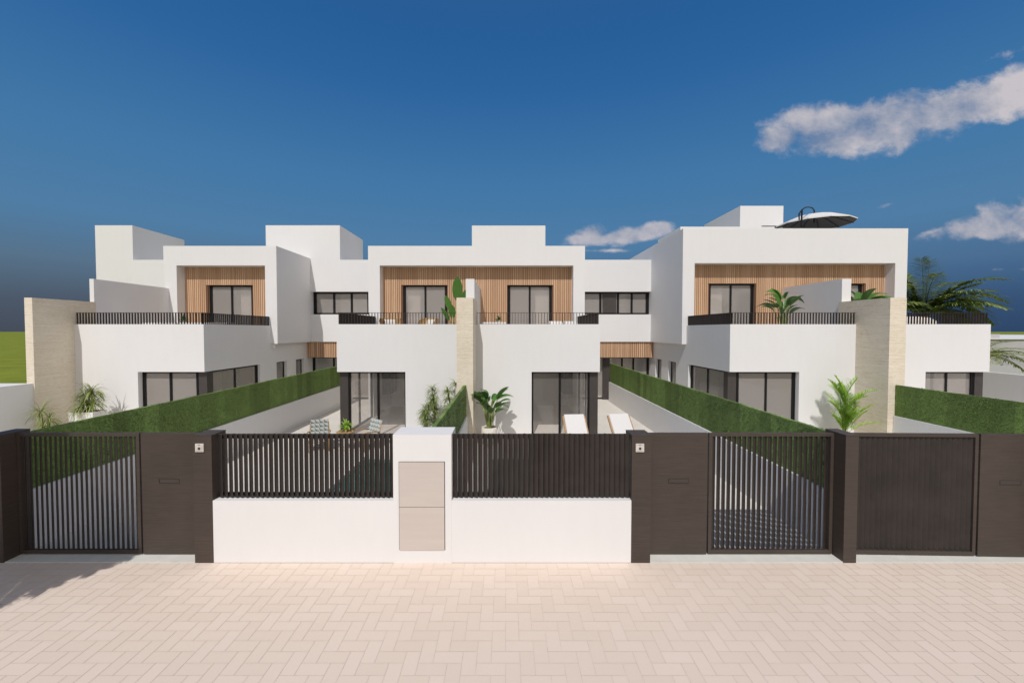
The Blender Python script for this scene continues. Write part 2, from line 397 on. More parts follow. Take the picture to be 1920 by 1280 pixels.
def window(parent, axis, u0, u1, z0, z1, d, mull=(), name='window', fw=.055, dep=.07, glass='window_glass'):
    """frame with mullions, a pane child and dark inner sash lines; d = position of the frame's outer face, sign of dep = direction in"""
    if u0 > u1: u0, u1 = u1, u0
    f = MB()
    def bx(a, b_, c_, e, d0, d1):
        if axis == 'x': f.box(a, b_, d0, d1, c_, e)
        else: f.box(d0, d1, a, b_, c_, e)
    bx(u0, u1, z1 - fw, z1, d, d + dep); bx(u0, u1, z0, z0 + fw, d, d + dep)
    sw = fw * (1.75 if glass == 'window_glass' and fw >= .06 else 1.1)
    bx(u0, u0 + sw, z0 + fw, z1 - fw, d, d + dep); bx(u1 - sw, u1, z0 + fw, z1 - fw, d, d + dep)
    if sw > .1: bx(u0 + sw * .42, u0 + sw * .55, z0 + fw, z1 - fw, d - dep * .12, d); bx(u1 - sw * .55, u1 - sw * .42, z0 + fw, z1 - fw, d - dep * .12, d)
    for mm in mull:
        hw = fw * .6
        bx(mm - hw, mm + hw, z0 + fw, z1 - fw, d + dep * .1, d + dep * .9)
    fo = f.build(name, 'frame', parent)
    p = MB()
    edges = [u0 + sw] + [q for mm in sorted(mull) for q in (mm - fw * .6, mm + fw * .6)] + [u1 - sw]
    for i in range(0, len(edges), 2):
        if edges[i + 1] - edges[i] < .02: continue
        dd = d + dep * (.45 if (i // 2) % 2 == 0 else .62)
        if axis == 'x': p.add([(edges[i], dd, z0 + fw), (edges[i + 1], dd, z0 + fw), (edges[i + 1], dd, z1 - fw), (edges[i], dd, z1 - fw)], [(0, 1, 2, 3)])
        else: p.add([(dd, edges[i], z0 + fw), (dd, edges[i + 1], z0 + fw), (dd, edges[i + 1], z1 - fw), (dd, edges[i], z1 - fw)], [(0, 1, 2, 3)])
    p.build('pane', glass, fo)
    return fo

# ================================================================ ground
structure('grass_field', MB().add([(-1500, -600, -.2), (1500, -600, -.2), (1500, 3000, -.2), (-1500, 3000, -.2)], [(0, 1, 2, 3)]), 'grass')
XC = -1.245; HALF = 6.61
PL, PR = XC - 2 * HALF, XC + 2 * HALF          # party lines of the left and right houses
# road of herringbone pavers in front of the plots
tw = .158; pav = MB(); gp = .0022
for a in range(int(-15 / tw), int(18 / tw)):
    for b_ in range(int(-6 / tw), int(6.25 / tw)):
        k = (a - b_) % 4
        if k == 0: x0, x1, y0, y1 = a * tw, (a + 2) * tw, b_ * tw, (b_ + 1) * tw
        elif k == 3: x0, x1, y0, y1 = a * tw, (a + 1) * tw, b_ * tw, (b_ + 2) * tw
        else: continue
        y0 += 6.196 - 39 * tw; y1 += 6.196 - 39 * tw
        y1 = min(y1, 6.196)
        if y1 - y0 < .02: continue
        pav.add([(x0 + gp, y0 + gp, 0), (x1 - gp, y0 + gp, 0), (x1 - gp, y1 - gp, 0), (x0 + gp, y1 - gp, 0)], [(0, 1, 2, 3)])
structure('pavement', pav, 'paver')
structure('pavement_joints', MB().box(-40, 40, -12, 6.197, -.25, -.003), 'joint')
structure('threshold_strip', MB().box(-7.78, -4.53, 6.2, 6.60, -.05, .012).box(2.245, 5.24, 6.2, 6.60, -.05, .012).box(5.44, 12, 6.2, 6.60, -.05, .012), 'thresh')
# garden paving with cut-outs for the pools
POOLS = [(-4.06, -2.0, 7.0, 11.6), (-.45, 1.55, 7.0, 11.6)]
gpv = MB()
ys_ = [6.60, 7.0, 11.6, 24]; xs_ = [-14.6, -4.06, -2.0, -.45, 1.55, 18.5]
for i in range(5):
    for j in range(3):
        if j == 1 and i in (1, 3): continue
        gpv.add([(xs_[i], ys_[j], 0), (xs_[i + 1], ys_[j], 0), (xs_[i + 1], ys_[j + 1], 0), (xs_[i], ys_[j + 1], 0)], [(0, 1, 2, 3)])
structure('garden_paving', gpv, 'tile')
for i, (a, b_, c_, d_) in enumerate(POOLS):
    p = thing('swimming_pool', ['teal garden pool behind the open left half of the slat fence', 'teal garden pool behind the closed right half of the slat fence'][i], 'pool', (a, c_, 0), 'garden pools behind the fence')
    rim = MB(); rim.box(a, a + .05, c_, d_, -.5, .012).box(b_ - .05, b_, c_, d_, -.5, .012).box(a + .05, b_ - .05, c_, c_ + .05, -.5, .012).box(a + .05, b_ - .05, d_ - .05, d_, -.5, .012)
    rim.build('coping', 'white', p)
    MB().box(a + .05, b_ - .05, c_ + .05, d_ - .05, -.5, -.09).build('water', 'water', p)

# ================================================================ houses
YF = 13.57; YL = 20.5; YB = 24.2
def u2x(cx, m_, u_): return cx + m_ * u_
def railing(parent, pts, z0, z1, sp=.098):
    r = MB()
    for (ax, ay), (bx_, by_) in zip(pts[:-1], pts[1:]):
        L = math.hypot(bx_ - ax, by_ - ay); n = int(L / sp); tx, ty = (bx_ - ax) / L, (by_ - ay) / L; nx, ny = -ty, tx
        for i in range(n + 1):
            px, py = ax + tx * (i + .3) * L / (n + .6), ay + ty * (i + .3) * L / (n + .6)
            h, q = .0065, .024
            r.prism([(px - tx * h - nx * q, py - ty * h - ny * q), (px + tx * h - nx * q, py + ty * h - ny * q), (px + tx * h + nx * q, py + ty * h + ny * q), (px - tx * h + nx * q, py - ty * h + ny * q)], z0, z1 - .012)
        q = .026
        r.prism([(ax - nx * q, ay - ny * q), (bx_ - nx * q, by_ - ny * q), (bx_ + nx * q, by_ + ny * q), (ax + nx * q, ay + ny * q)], z1 - .012, z1)
    return r.build('railing', 'rail', parent)
def slats(parent, x0, x1, z0, z1, y, holes=(), pitch=.082, name='wood_cladding', w_=.061, dpt=.035, jit=0):
    s = MB(); rr = random.Random(3)
    if not jit: pitch = (x1 - x0) / round((x1 - x0) / pitch)
    x = x0 + (.01 if jit else (pitch - w_) / 2)
    while x + w_ < x1:
        zz = [(z0, z1)]
        for h in holes:
            if x + w_ > h[0] and x < h[1]: zz = [(z0, h[2]), (h[3], z1)] if h[2] > z0 + .01 else [(h[3], z1)]
        ww = w_ * (rr.choice((.55, 1, 1, 1.25)) if jit else 1)
        for a, b_ in zz: s.box(x, x + ww, y - dpt, y, a, b_)
        x += pitch if not jit else ww + .03
    so = s.build(name, 'timber', parent)
    bk = MB(); wall(bk, 'x', x0, x1, z0, z1, y, y + .05, holes)
    bk.build('backing_board', 'timber_back', so)
    return so

def half_ground(root, cx, m_, W_, yf, wmb):
    gk = 'clear_glass' if cx == XC else 'window_glass'
    X = lambda u_: cx + m_ * u_
    wall(wmb, 'x', X(0), X(W_), 0, 3.81, YF, YF + .25, [(X(2.12), X(W_ + .01), -.01, 2.213)])
    wall(wmb, 'y', YF + .25, YL + .7, 0, 3.81, X(W_), X(W_ - .22),
         [(YF + .25, 16.65, -.01, 2.213), (17.85, 18.7, .9, 2.2), (19.5, 20.3, .9, 2.2), (yf + .001, YL + .71, 3.03, 3.82)])
    # corner front strip of the side wall is carried by the front wall; rooms
    inn = MB()
    inn.box(X(.0), X(.12), YF + .25, 19.2, .02, 2.9).box(X(0), X(W_ - .22), 19.2, 19.32, .02, 2.9)
    inn.build('interior_wall', 'inwall', root)
    MB().box(X(.1), X(W_ - .15), YF + .20, 19.2, .002, .02).build('interior_floor', 'floorin', root)
    MB().box(X(.12), X(W_ - .22), YF + .25, 19.2, 2.6, 2.9).build('ceiling', 'ceil', root)
    MB().box(X(0), X(W_ - .22), YF + .25, yf + .5, 2.9, 3.2).build('terrace_floor', 'tile', root)
    # a door in the back room wall
    dr = MB().box(X(1.0), X(1.85), 19.175, 19.2, .02, 2.1).build('interior_door', 'canvas', root)
    # glazing: front, corner column, side
    a, b_ = X(2.12), X(W_ - .31)
    window(root, 'x', a, b_, .02, 2.213, YF + .17, [a + (b_ - a) * .49], fw=.06, glass=gk)
    MB().box(X(W_ - .31), X(W_ - .03), YF + .15, YF + .42, .02, 2.213).build('corner_column', 'panelbrown', root)
    sx = X(W_ - .10); window(root, 'y', YF + .42, 16.65, .02, 2.213, sx, [YF + .42 + (16.65 - YF - .42) * .48], fw=.06, dep=-.07 * m_, glass=gk)
    for (ya, yb) in ((17.85, 18.7), (19.5, 20.3)):
        window(root, 'y', ya, yb, .9, 2.2, X(W_ - .13), [], fw=.05, dep=-.06 * m_, name='small_window')
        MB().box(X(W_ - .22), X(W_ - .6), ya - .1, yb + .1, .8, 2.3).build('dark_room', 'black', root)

def half_upper(root, cx, m_, yf, zt, umb, uin0, u0=0.0, dz=0.0):
    X = lambda u_: cx + m_ * u_
    ft = .45
    wall(umb, 'x', X(u0), X(4.645), 3.03, zt, yf, yf + ft, [(X(uin0), X(4.15), 3.2, 6.385)] if uin0 > u0 else [(X(u0 - .01), X(4.15), 3.2, 6.385)])
    wall(umb, 'y', yf + ft, YB, 3.03, zt, X(4.395), X(4.645))
    umb.box(X(u0), X(4.395), yf + ft, YB, zt - .45, zt - .3)
    umb.box(X(u0), X(4.645), YB, YB + .2, 0, zt)
    umb.box(X(4.41), X(4.395), yf + ft, YL, 3.03, 3.2)
    yw = yf + ft + .035
    hole = (min(X(1.33), X(3.3)), max(X(1.33), X(3.3)), 3.19, 5.6)
    xa, xb = sorted((X(uin0 if uin0 > u0 else u0), X(4.17)))
    slats(root, xa, xb, 3.2, 6.42, yw, [hole])
    rv = MB(); rv.box(hole[0] - .015, hole[0], yw + .05, yw + .17, 3.2, 5.6).box(hole[1], hole[1] + .015, yw + .05, yw + .17, 3.2, 5.6).box(hole[0] - .015, hole[1] + .015, yw + .05, yw + .17, 5.6, 5.615)
    rv.build('door_reveal', 'timber', root)
    window(root, 'x', hole[0], hole[1], 3.2, 5.6, yw + .10, [(hole[0] + hole[1]) / 2], name='terrace_door', fw=.07, dep=.06)
    inn = MB(); inn.box(X(u0 if u0 > 0 else 0), X(4.395), yw + 2.6, yw + 2.7, 3.2, 6.7).box(X(0), X(.1), yw + .2, yw + 2.6, 3.2, 6.7)
    inn.build('bedroom_wall', 'inwall', root)
    MB().box(X(.1), X(4.39), yw + .2, yw + 2.6, 3.18, 3.2).build('bedroom_floor', 'floorin', root)
    cu = MB(); n = 14; cw = .62; c0 = hole[0] + .1 if m_ < 0 else hole[1] - .1 - cw
    pts = [(c0 + cw * i / (2 * n), yw + .32 + (.03 if i % 2 else 0)) for i in range(2 * n + 1)]
    for p_, q_ in zip(pts[:-1], pts[1:]): cu.add([(p_[0], p_[1], 3.21), (q_[0], q_[1], 3.21), (q_[0], q_[1], 6.2), (p_[0], p_[1], 6.2)], [(0, 1, 2, 3)])
    cu.build('curtain', 'curtain', root)

def fin(root, x0, x1):
    MB().box(x0, x1, 12.38, 14.30, 0, 4.6).build('stone_pillar', 'stone', root)

def link(root, xa, xb, ztop=7.155, mulls=(), name='link'):
    lw = MB(); wall(lw, 'x', xa, xb, 3.03, ztop, YL, YL + .35, [(xa - .01, xb + .01, 4.41, 5.56)])
    lw.box(xa, xb, YL + .35, YB, ztop - .4, ztop - .25).box(xa, xb, YL + .35, YB, 3.03, 3.2)
    lw.build('link_wall', 'white', root)
    window(root, 'x', xa, xb, 4.41, 5.56, YL + .27, mulls, fw=.09, name='band_window')
    MB().box(xa, xb, YL + 2.6, YL + 2.7, 3.2, 6.75).build('bedroom_wall', 'inwall', root)
    
def link_ground(root, xa, xb, mulls, column):
    slats(root, xa, xb, 2.23, 3.03, YL + .12, name='timber_band', jit=1, w_=.06)
    MB().box(xa, xb, YL + .17, YL + .75, 2.23, 2.27).build('soffit', 'frame', root)
    window(root, 'x', xa, xb, 0.01, 2.23, YL + .70, mulls, fw=.07, name='entrance_glazing')
    if column: MB().box(column[0], column[1], YL + .55, YL + .69, 0, 2.23).build('door_panel', 'panelbrown', root)
    MB().box(xa, xb, YL + 2.7, YL + 2.8, 0, 3.03).box(xa, xb, YL + .8, YL + 2.7, 2.6, 2.7).build('interior_wall', 'inwall', root)
    MB().box(xa, xb, YL + .78, YL + 2.7, .003, .02).build('interior_floor', 'floorin', root)

# ---- left house (its right-hand half)
h1 = thing('house', 'white two-storey house at the left edge with cream stone pillar on its far left', 'house', (PL, YF, 0), 'white modern houses')
g1 = MB(); half_ground(h1, PL, 1, 4.36, 17.45, g1); g1.build('ground_floor_wall', 'white', h1)
u1_ = MB(); half_upper(h1, PL, 1, 17.45, 7.217, u1_, .36, -.19); 
wall(u1_, 'x', -20.62, PL - .19, 0, 7.155, YL, YL + .25); u1_.box(-20.62, -20.37, YL + .25, YB, 0, 7.155).box(-20.37, PL - .19, YL + .25, YB, 6.7, 6.85)
u1_.box(PL - .19, PL + .05, 17.9, YL, 3.03, 7.217)
u1_.build('upper_floor_wall', 'white', h1)
MB().box(-20.62, -18.744, YL, 23.8, 7.155, 8.873).build('stair_tower', 'white', h1)
MB().box(-12.05, -8.328, YL, 23.8, 7.155, 8.873).build('stair_tower', 'white', h1)
MB().box(-14.60, -14.45, 14.27, 17.45, 3.2, 5.41).build('terrace_divider', 'white', h1)
fin(h1, -14.67, -14.43)
railing(h1, [(-14.40, YF + .05), (PL + 4.36 - .06, YF + .05), (PL + 4.36 - .06, 17.42)], 3.81, 4.20)
lp = MB().lathe([(.05, 2.83), (.05, 3.0)], PL + 4.36 + .08, 17.55, 14); lp.box(PL + 4.36, PL + 4.36 + .06, 17.52, 17.58, 2.9, 3.02)
lp.build('wall_lamp', 'potwhite', h1)

# ---- centre house (pair of homes and the two link wings)
h2 = thing('house', 'white two-storey pair of homes in the middle with one central stone pillar', 'house', (XC, YF, 0), 'white modern houses')
g2 = MB(); half_ground(h2, XC, -1, 4.41, 17.45, g2); half_ground(h2, XC, 1, 4.41, 17.45, g2); g2.build('ground_floor_wall', 'white', h2)
u2_ = MB(); half_upper(h2, XC, -1, 17.45, 7.217, u2_, 0); half_upper(h2, XC, 1, 17.45, 7.217, u2_, 0); u2_.build('upper_floor_wall', 'white', h2)
MB().box(-1.44, 1.70, 17.45, 21.5, 7.217, 8.078).build('stair_tower', 'white', h2)
MB().box(-1.395, -1.095, 14.27, 17.93, 3.2, 5.41).build('terrace_divider', 'white', h2)
fin(h2, XC - .25, XC + .25)
for m_ in (-1, 1):
    railing(h2, [(XC + m_ * .26, YF + .05), (XC + m_ * (4.41 - .06), YF + .05), (XC + m_ * (4.41 - .06), 17.42)], 3.81, 4.20)
xa, xb = PL + 4.645, XC - 4.645
link(h2, xa, xb, mulls=[xa + 1.05, xa + 1.95, xa + 2.8])
xa2, xb2 = XC + 4.645, PR - 4.645
link(h2, xa2, xb2, mulls=[xa2 + .55, xa2 + 1.45, xa2 + 1.62, xa2 + 2.35, xa2 + 3.05])
MB().box(xa2 + 1.56, xa2 + 2.25, YL + .24, YL + .268, 4.5, 5.5).build('window_shutter', 'panelbrown', h2)
link_ground(h2, PL + 4.36, XC - 4.41, [PL + 4.36 + 1.1, PL + 4.36 + 1.9], None)
link_ground(h2, XC + 4.41, PR - 4.46, [6.1, 7.0 - .3], (5.07, 5.42))

# ---- right house
h3 = thing('house', 'white two-storey house on the right with taller parapet and parasol on its roof', 'house', (PR, YF, 0), 'white modern houses')
g3 = MB(); half_ground(h3, PR, -1, 4.46, 16.85, g3); half_ground(h3, PR, 1, 4.26, 16.85, g3); g3.build('ground_floor_wall', 'white', h3)
u3_ = MB(); half_upper(h3, PR, -1, 16.85, 7.81, u3_, 0); half_upper(h3, PR, 1, 16.85, 7.81, u3_, 0)
u3_.box(PR - 4.5, 11.5, 17.45, 17.7, 7.81, 8.03).box(PR - 4.5, PR - 4.3, 17.7, 20.0, 7.81, 8.03)
u3_.build('upper_floor_wall', 'white', h3)
st = MB(); wall(st, 'x', 11.767, 13.933, 7.4, 9.842, YL, YL + .2, [(12.85, 13.7, 7.9, 8.86)]); st.box(11.767, 11.967, YL + .2, 24.2, 7.4, 9.842).box(13.733, 13.933, YL + .2, 24.2, 7.4, 9.842).box(11.967, 13.733, 24, 24.2, 7.4, 9.842).box(11.967, 13.733, YL + .2, 24.0, 9.6, 9.8)
st.build('stair_tower', 'white', h3)
MB().box(12.85, 13.7, YL + .1, YL + .15, 7.9, 8.86).build('roof_door', 'panelbrown', h3)
MB().box(PR - .17, PR + .15, 14.27, 17.3, 3.2, 5.41).build('terrace_divider', 'white', h3)
fin(h3, PR - .25, PR + .25)
railing(h3, [(PR - .26, YF + .05), (PR - 4.40, YF + .05), (PR - 4.40, 16.82)], 3.81, 4.20)
railing(h3, [(PR + .26, YF + .05), (PR + 4.20, YF + .05), (PR + 4.20, 16.82)], 3.81, 4.20)

# ================================================================ plot walls with artificial hedge
def plot_wall(x, y0, y1, label, th=.16):
    r = thing('boundary_wall', label, 'garden wall', (x, y0, 0), 'low plot walls topped with green screen')
    MB().box(x - th / 2, x + th / 2, y0, y1, 0, .99).build('low_wall', 'white', r)
    hp = MB(); nseg = int((y1 - y0) / .35); rr = random.Random(int(x * 10) + 5)
    ys2 = [y0 + (y1 - y0) * i / nseg for i in range(nseg + 1)]
    off = [rr.uniform(-.002, .002) for _ in ys2]; zt2 = [1.935 + rr.uniform(-.006, .006) for _ in ys2]
    for i in range(nseg):
        a, b_ = i, i + 1
        vs = []
        for q in (a, b_):
            for sgn in (-1, 1):
                vs += [(x + sgn * .035 + off[q], ys2[q], .992), (x + sgn * .035 + off[q], ys2[q], zt2[q])]
        hp.add(vs, [(0, 1, 5, 4), (2, 6, 7, 3), (1, 3, 7, 5)] + ([(0, 2, 3, 1)] if i == 0 else []) + ([(4, 5, 7, 6)] if i == nseg - 1 else []))
    nfl = int((y1 - y0) * .95 * 620)
    for side_ in (-1, 1):
        for _ in range(nfl):
            y_ = rr.uniform(y0, y1); z_ = rr.uniform(1.0, 1.94); a_ = rr.gauss(0, .28); b2 = rr.gauss(0, .25); l_ = rr.uniform(.016, .030); w2 = rr.uniform(.006, .011)
            t1 = Vector((side_ * math.sin(a_), math.cos(a_), rr.uniform(-.35, .35))).normalized(); t2 = Vector((side_ * math.sin(b2 + .25), rr.uniform(-.2, .2), math.cos(b2))).normalized()
            c0 = Vector((x + side_ * (.040 + .003 * rr.random()), y_, z_))
            hp.add([c0 - t1 * l_, c0 - t2 * w2 + t1 * l_ * .1, c0 + t1 * l_, c0 + t2 * w2 + t1 * l_ * .1], [(0, 1, 2, 3)])
    hp.build('hedge_screen', 'hedge', r)
    return r
XLW, XRW = -7.88, 5.34
plot_wall(XLW, 6.62, 20.6, 'low white wall with dark green screen running back from the left gate')
plot_wall(XC, 6.9, 12.37, 'short low white wall with green screen between the utility cabinet and central stone pillar')
plot_wall(XRW, 6.62, 20.6, 'low white wall with green screen running back from the post between the two right gates')
plot_wall(PR, 6.9, 12.37, 'low white wall with pale green screen ending at the right stone pillar')
lw = MB().box(-15.95, -14.47, 5.0, 12.38, 0, 1.985).build('plot_wall', 'white'); tag(lw, 'thick plain white wall at the left edge meeting the left stone pillar', 'garden wall')
rw = MB().box(18.55, 18.77, 6.2, 24, 0, 2.0).build('plot_wall', 'white'); tag(rw, 'plain grey-white wall at the right edge beyond the last house', 'garden wall')

# ================================================================ street front
YP, YG = 6.197, 6.40
def oval(cx_, cy_, w_, t_, al, n=12):
    pts = []
    for k in range(n):
        th = 2 * math.pi * k / n; a = w_ / 2 * math.copysign(abs(math.cos(th)) ** .6, math.cos(th)); b_ = t_ / 2 * math.copysign(abs(math.sin(th)) ** .6, math.sin(th))
        pts.append((cx_ + a * math.cos(al) - b_ * math.sin(al), cy_ + a * math.sin(al) + b_ * math.cos(al)))
    return pts
def pillar(x0, x1, label, y0=YP, y1=YG + .12, top=1.985, intercom=False):
    r = thing('gate_pillar', label, 'pillar', ((x0 + x1) / 2, y0, 0), 'brushed bronze gate pillars')
    MB().box(x0, x1, y0, y1, 0, top).build('post', 'bronze', r)
    MB().box(x0 - .004, x1 + .004, y0 - .004, y1 + .004, top, top + .01).build('cap', 'bronze', r)
    if intercom:
        c_ = (x0 + x1) / 2 - .03
        pl = MB().rbox(c_ - .065, c_ + .065, y0 - .022, y0 - .001, 1.735, 1.865, .004).build('intercom', 'plate', r)
        lens = MB(); lens.lathe([(.019, 0), (.019, .006), (.012, .010)], 0, 0, 16); lens.xf(Matrix.Translation((c_, y0 - .0222, 1.792)) @ Matrix.Rotation(R(90), 4, 'X')); lens.build('lens', 'black', pl)
        MB().box(c_ - .017, c_ + .017, y0 - .0245, y0 - .0222, 1.842, 1.847).box(c_ - .045, c_ + .045, y0 - .0245, y0 - .0222, 1.756, 1.758).box(c_ + .035, c_ + .041, y0 - .0245, y0 - .0222, 1.79, 1.796).build('speaker_slot', 'greyjoint', pl)
    return r
pillar(-4.82, -4.53, 'brushed bronze pillar with intercom left of the open slat fence', intercom=True)
pillar(1.946, 2.243, 'brushed bronze pillar with intercom at the right end of the slat fence', intercom=True)
pillar(5.24, 5.44, 'narrow bronze post between the two gates on the right', y1=YG + .2)
pillar(-8.02, -7.79, 'very dark post at the left edge of the photo beside the left gate', y1=YG + .2)

def gate(x0, x1, al, label, rot=0, piv=None, sw=.076):
    r = thing('driveway_gate', label, 'gate', (piv if piv is not None else (x0 + x1) / 2, YG, 0), 'slatted driveway gates')
    z0, z1 = .03, 1.97
    fm = MB().box(x0, x1, YG, YG + .05, z1 - .05, z1).box(x0, x1, YG, YG + .05, z0, z0 + .06).box(x0, x0 + .05, YG, YG + .05, z0 + .06, z1 - .05).box(x1 - .05, x1, YG, YG + .05, z0 + .06, z1 - .05)
    fm.build('gate_frame', 'bronze', r)
    s = MB(); n = round((x1 - x0 - .12) / .081)
    for i in range(n):
        cx_ = x0 + .05 + (i + .5) * (x1 - x0 - .10) / n
        s.prism(oval(cx_, YG + .045, sw, .019, al), z0 + .062, z1 - .052)
    s.build('gate_slats', 'slat', r)
    if rot: r.rotation_euler = (0, 0, rot)
    return r
def door(x0, x1, label, slot_x, rot=0, piv=None):
    r = thing('pedestrian_door', label, 'door', (piv if piv is not None else (x0 + x1) / 2, YG, 0), 'solid bronze pedestrian doors')
    MB().box(x0, x1, YG - .002, YG + .045, .025, 1.972).build('door_leaf', 'bronze', r)
    sl = MB(); a, b_, c_, d_ = slot_x - .165, slot_x + .165, 1.165, 1.245; y = YG - .0025
    sl.box(a, b_, y - .002, y, d_ - .008, d_).box(a, b_, y - .002, y, c_, c_ + .012).box(a, a + .014, y - .002, y, c_ + .012, d_ - .008).box(b_ - .008, b_, y - .002, y, c_ + .012, d_ - .008)
    sl.build('letter_slot', 'black', r)
    if rot: r.rotation_euler = (0, 0, rot)
    return r
A30 = R(30)
gate(-7.78, -5.83, -A30, 'dark slatted driveway gate at the far left, partly in tree shadow')
door(-5.80, -4.83, 'bronze pedestrian door with letter slot left of the left intercom pillar', -5.36)
door(2.26, 3.215, 'bronze pedestrian door with letter slot just right of the right intercom pillar', 2.755)
gate(3.24, 5.225, A30, 'slatted driveway gate with bright gaps between pedestrian door and narrow post', sw=.088)
rr_ = R(-1.6)
gate(5.66 - .2, 7.46, -A30, 'driveway gate with closed slats right of the narrow post', rr_, 5.46)
door(7.49, 8.46, 'bronze pedestrian door with letter slot at the right edge', 7.96, rr_, 5.46)
pillar(8.42, 8.72, 'bronze pillar out at the right end of the street front', y0=6.1)

def low_wall(x0, x1, label):
    return tag(MB().box(x0, x1, YP + .003, YP + .24, 0, .975).build('front_wall', 'white'), label, 'wall', 'low white street walls')
low_wall(-4.53, -1.735, 'low white street wall under the open slats left of the utility cabinet')
low_wall(-.835, 1.946, 'low white street wall under the closed slats right of the utility cabinet')
def fence(x0, x1, label, sw=.094):
    r = thing('slat_fence', label, 'fence', ((x0 + x1) / 2, YP + .1, .975), 'dark slat fences on the street wall')
    s = MB(); n = round((x1 - x0) / .0795)
    rr = random.Random(int(abs(x0) * 100))
    for i in range(n):
        cx_ = x0 + (i + .5) * (x1 - x0) / n
        zt_ = 1.985 + rr.uniform(-.003, .003)
        s.prism(oval(cx_, YP + .11, sw, .021, -A30 + rr.uniform(-.03, .03)), .985, zt_)
    s.build('vertical_slats', 'slat', r)
    MB().box(x0, x1, YP + .155, YP + .185, 1.90, 1.97).box(x0, x1, YP + .155, YP + .185, .99, 1.04).build('fence_rail', 'slat', r)
    return r
fence(-4.51, -1.74, 'dark slat fence left of the utility cabinet, bright gaps between its slats')
fence(-.83, 1.935, 'dark slat fence right of the utility cabinet, slats almost closed', .0875)
cab = thing('utility_cabinet', 'white rendered utility cabinet with two beige metal doors in the street wall', 'cabinet', (-1.285, YP, 0))
MB().box(-1.735, -.835, YP - .003, YP + .49, 0, 2.0).build('body', 'white', cab)
xa_, xb_ = -1.64, -.945
MB().box(xa_ - .008, xb_ + .010, YP - .005, YP - .003, .205, 1.585).build('door_surround', 'greyjoint', cab)
for (za, zb) in ((.885, 1.577), (.205, .876)):
    d_ = MB().box(xa_, xb_, YP - .016, YP - .005, za, zb).build('cabinet_door', 'steelbeige', cab)

# ================================================================ plants
def blade(mb, base, d, length, width, droop=1.0, seg=5, fold=.25, taper=.5, up=Vector((0, 0, 1))):
    """arching leaf ribbon with a slight centre fold"""
    p = Vector(base); d = Vector(d).normalized(); side = d.cross(up)
    if side.length < .05: side = Vector((1, 0, 0))
    side.normalize(); st_ = length / seg; rows = []
    for i in range(seg + 1):
        t_ = i / seg
        wd = width * (math.sin(math.pi * min(1, (t_ * (1 - taper) + taper * .55) if t_ < .5 else 1)) if False else (4 * (t_ + .08) * (1.02 - t_)) ** .7) * .5
        nrm = side.cross(d).normalized()
        rows.append((p - side * wd + nrm * wd * fold, p.copy(), p + side * wd + nrm * wd * fold))
        d = (d + Vector((0, 0, -droop * st_))).normalized(); p = p + d * st_
    vs = [q for r_ in rows for q in r_]; fs = []
    for i in range(seg): k = i * 3; fs += [(k, k + 1, k + 4, k + 3), (k + 1, k + 2, k + 5, k + 4)]
    mb.add(vs, fs)
def tuft(mb, c_, n, length, width, rr, droop=2.2, lo=-.15, hi=1.0, seg=5):
    for i in range(n):
        a = rr.uniform(0, 2 * math.pi); e = rr.uniform(lo, hi) ; e = math.asin(max(-.3, min(.98, e)))
        blade(mb, (c_[0], c_[1], c_[2] + rr.uniform(-.05, .05)), (math.cos(a) * math.cos(e), math.sin(a) * math.cos(e), math.sin(e)), length * rr.uniform(.65, 1.1), width * rr.uniform(.7, 1.2), droop * rr.uniform(.6, 1.3), seg)
def frond(mb, base, d, length, rr, droop=.5, nl=26, ll=.45, lw_=.03, vee=.5, seg=10, r0=.018):
    p = Vector(base); d = Vector(d).normalized(); st_ = length / seg; pts = [p.copy()]; ds = [d.copy()]
    for i in range(seg):
        d = (d + Vector((0, 0, -droop * st_))).normalized(); p = p + d * st_; pts.append(p.copy()); ds.append(d.copy())
    mb.tube(pts, [r0 * (1 - .8 * i / seg) for i in range(seg + 1)], 5)
    for i in range(nl):
        t_ = .16 + .84 * i / (nl - 1); q = t_ * seg; k = min(seg - 1, int(q)); f_ = q - k
        pp = pts[k].lerp(pts[k + 1], f_); dd = ds[k]
        side = dd.cross(Vector((0, 0, 1))); 
        if side.length < .1: side = Vector((1, 0, 0))
        side.normalize(); nrm = side.cross(dd)
        L_ = ll * (math.sin(math.pi * (.12 + .83 * t_)) ** .6) * rr.uniform(.85, 1.1)
        for sg in (-1, 1):
            ld = (side * sg * 1.0 + dd * (.55 + .5 * t_) + nrm * (vee + rr.uniform(-.15, .15))).normalized()
            blade(mb, pp, ld, L_, lw_, 1.2, 3, .1)
def plant(name, label, loc, group=None): return thing(name, label, 'plant', loc, group)

def broad_plant(root, base, h, n, leaf_l, leaf_w, seed, spread=.5, mat='leaf_broad'):
    rr = random.Random(seed); st_ = MB(); lf = MB()
    for i in range(n):
        a = 2 * math.pi * (i / n + rr.uniform(-.06, .06)) ; sp_ = spread * rr.uniform(.3, 1.0); hh = h * rr.uniform(.42, .8)
        b0 = Vector(base) + Vector((math.cos(a) * .05, math.sin(a) * .05, 0)); top = Vector(base) + Vector((math.cos(a) * sp_ * .5, math.sin(a) * sp_ * .5, hh))
        mid = b0.lerp(top, .5) + Vector((-math.cos(a) * .02, -math.sin(a) * .02, hh * .06))
        st_.tube([b0, mid, top], [.014, .011, .008], 5)
        d = Vector((math.cos(a) * (.35 + sp_), math.sin(a) * (.35 + sp_), rr.uniform(.6, 1.5)))
        # broad leaf: wide ribbon with slightly turned edges
        blade(lf, top, d, leaf_l * rr.uniform(.8, 1.15), leaf_w * rr.uniform(.8, 1.1), rr.uniform(1.2, 2.6), 8, .35, up=Vector((rr.uniform(-.5, .5), rr.uniform(-.5, .5), 1)).normalized())
    st_.build('stems', 'stem', root); lf.build('leaves', mat, root, True)

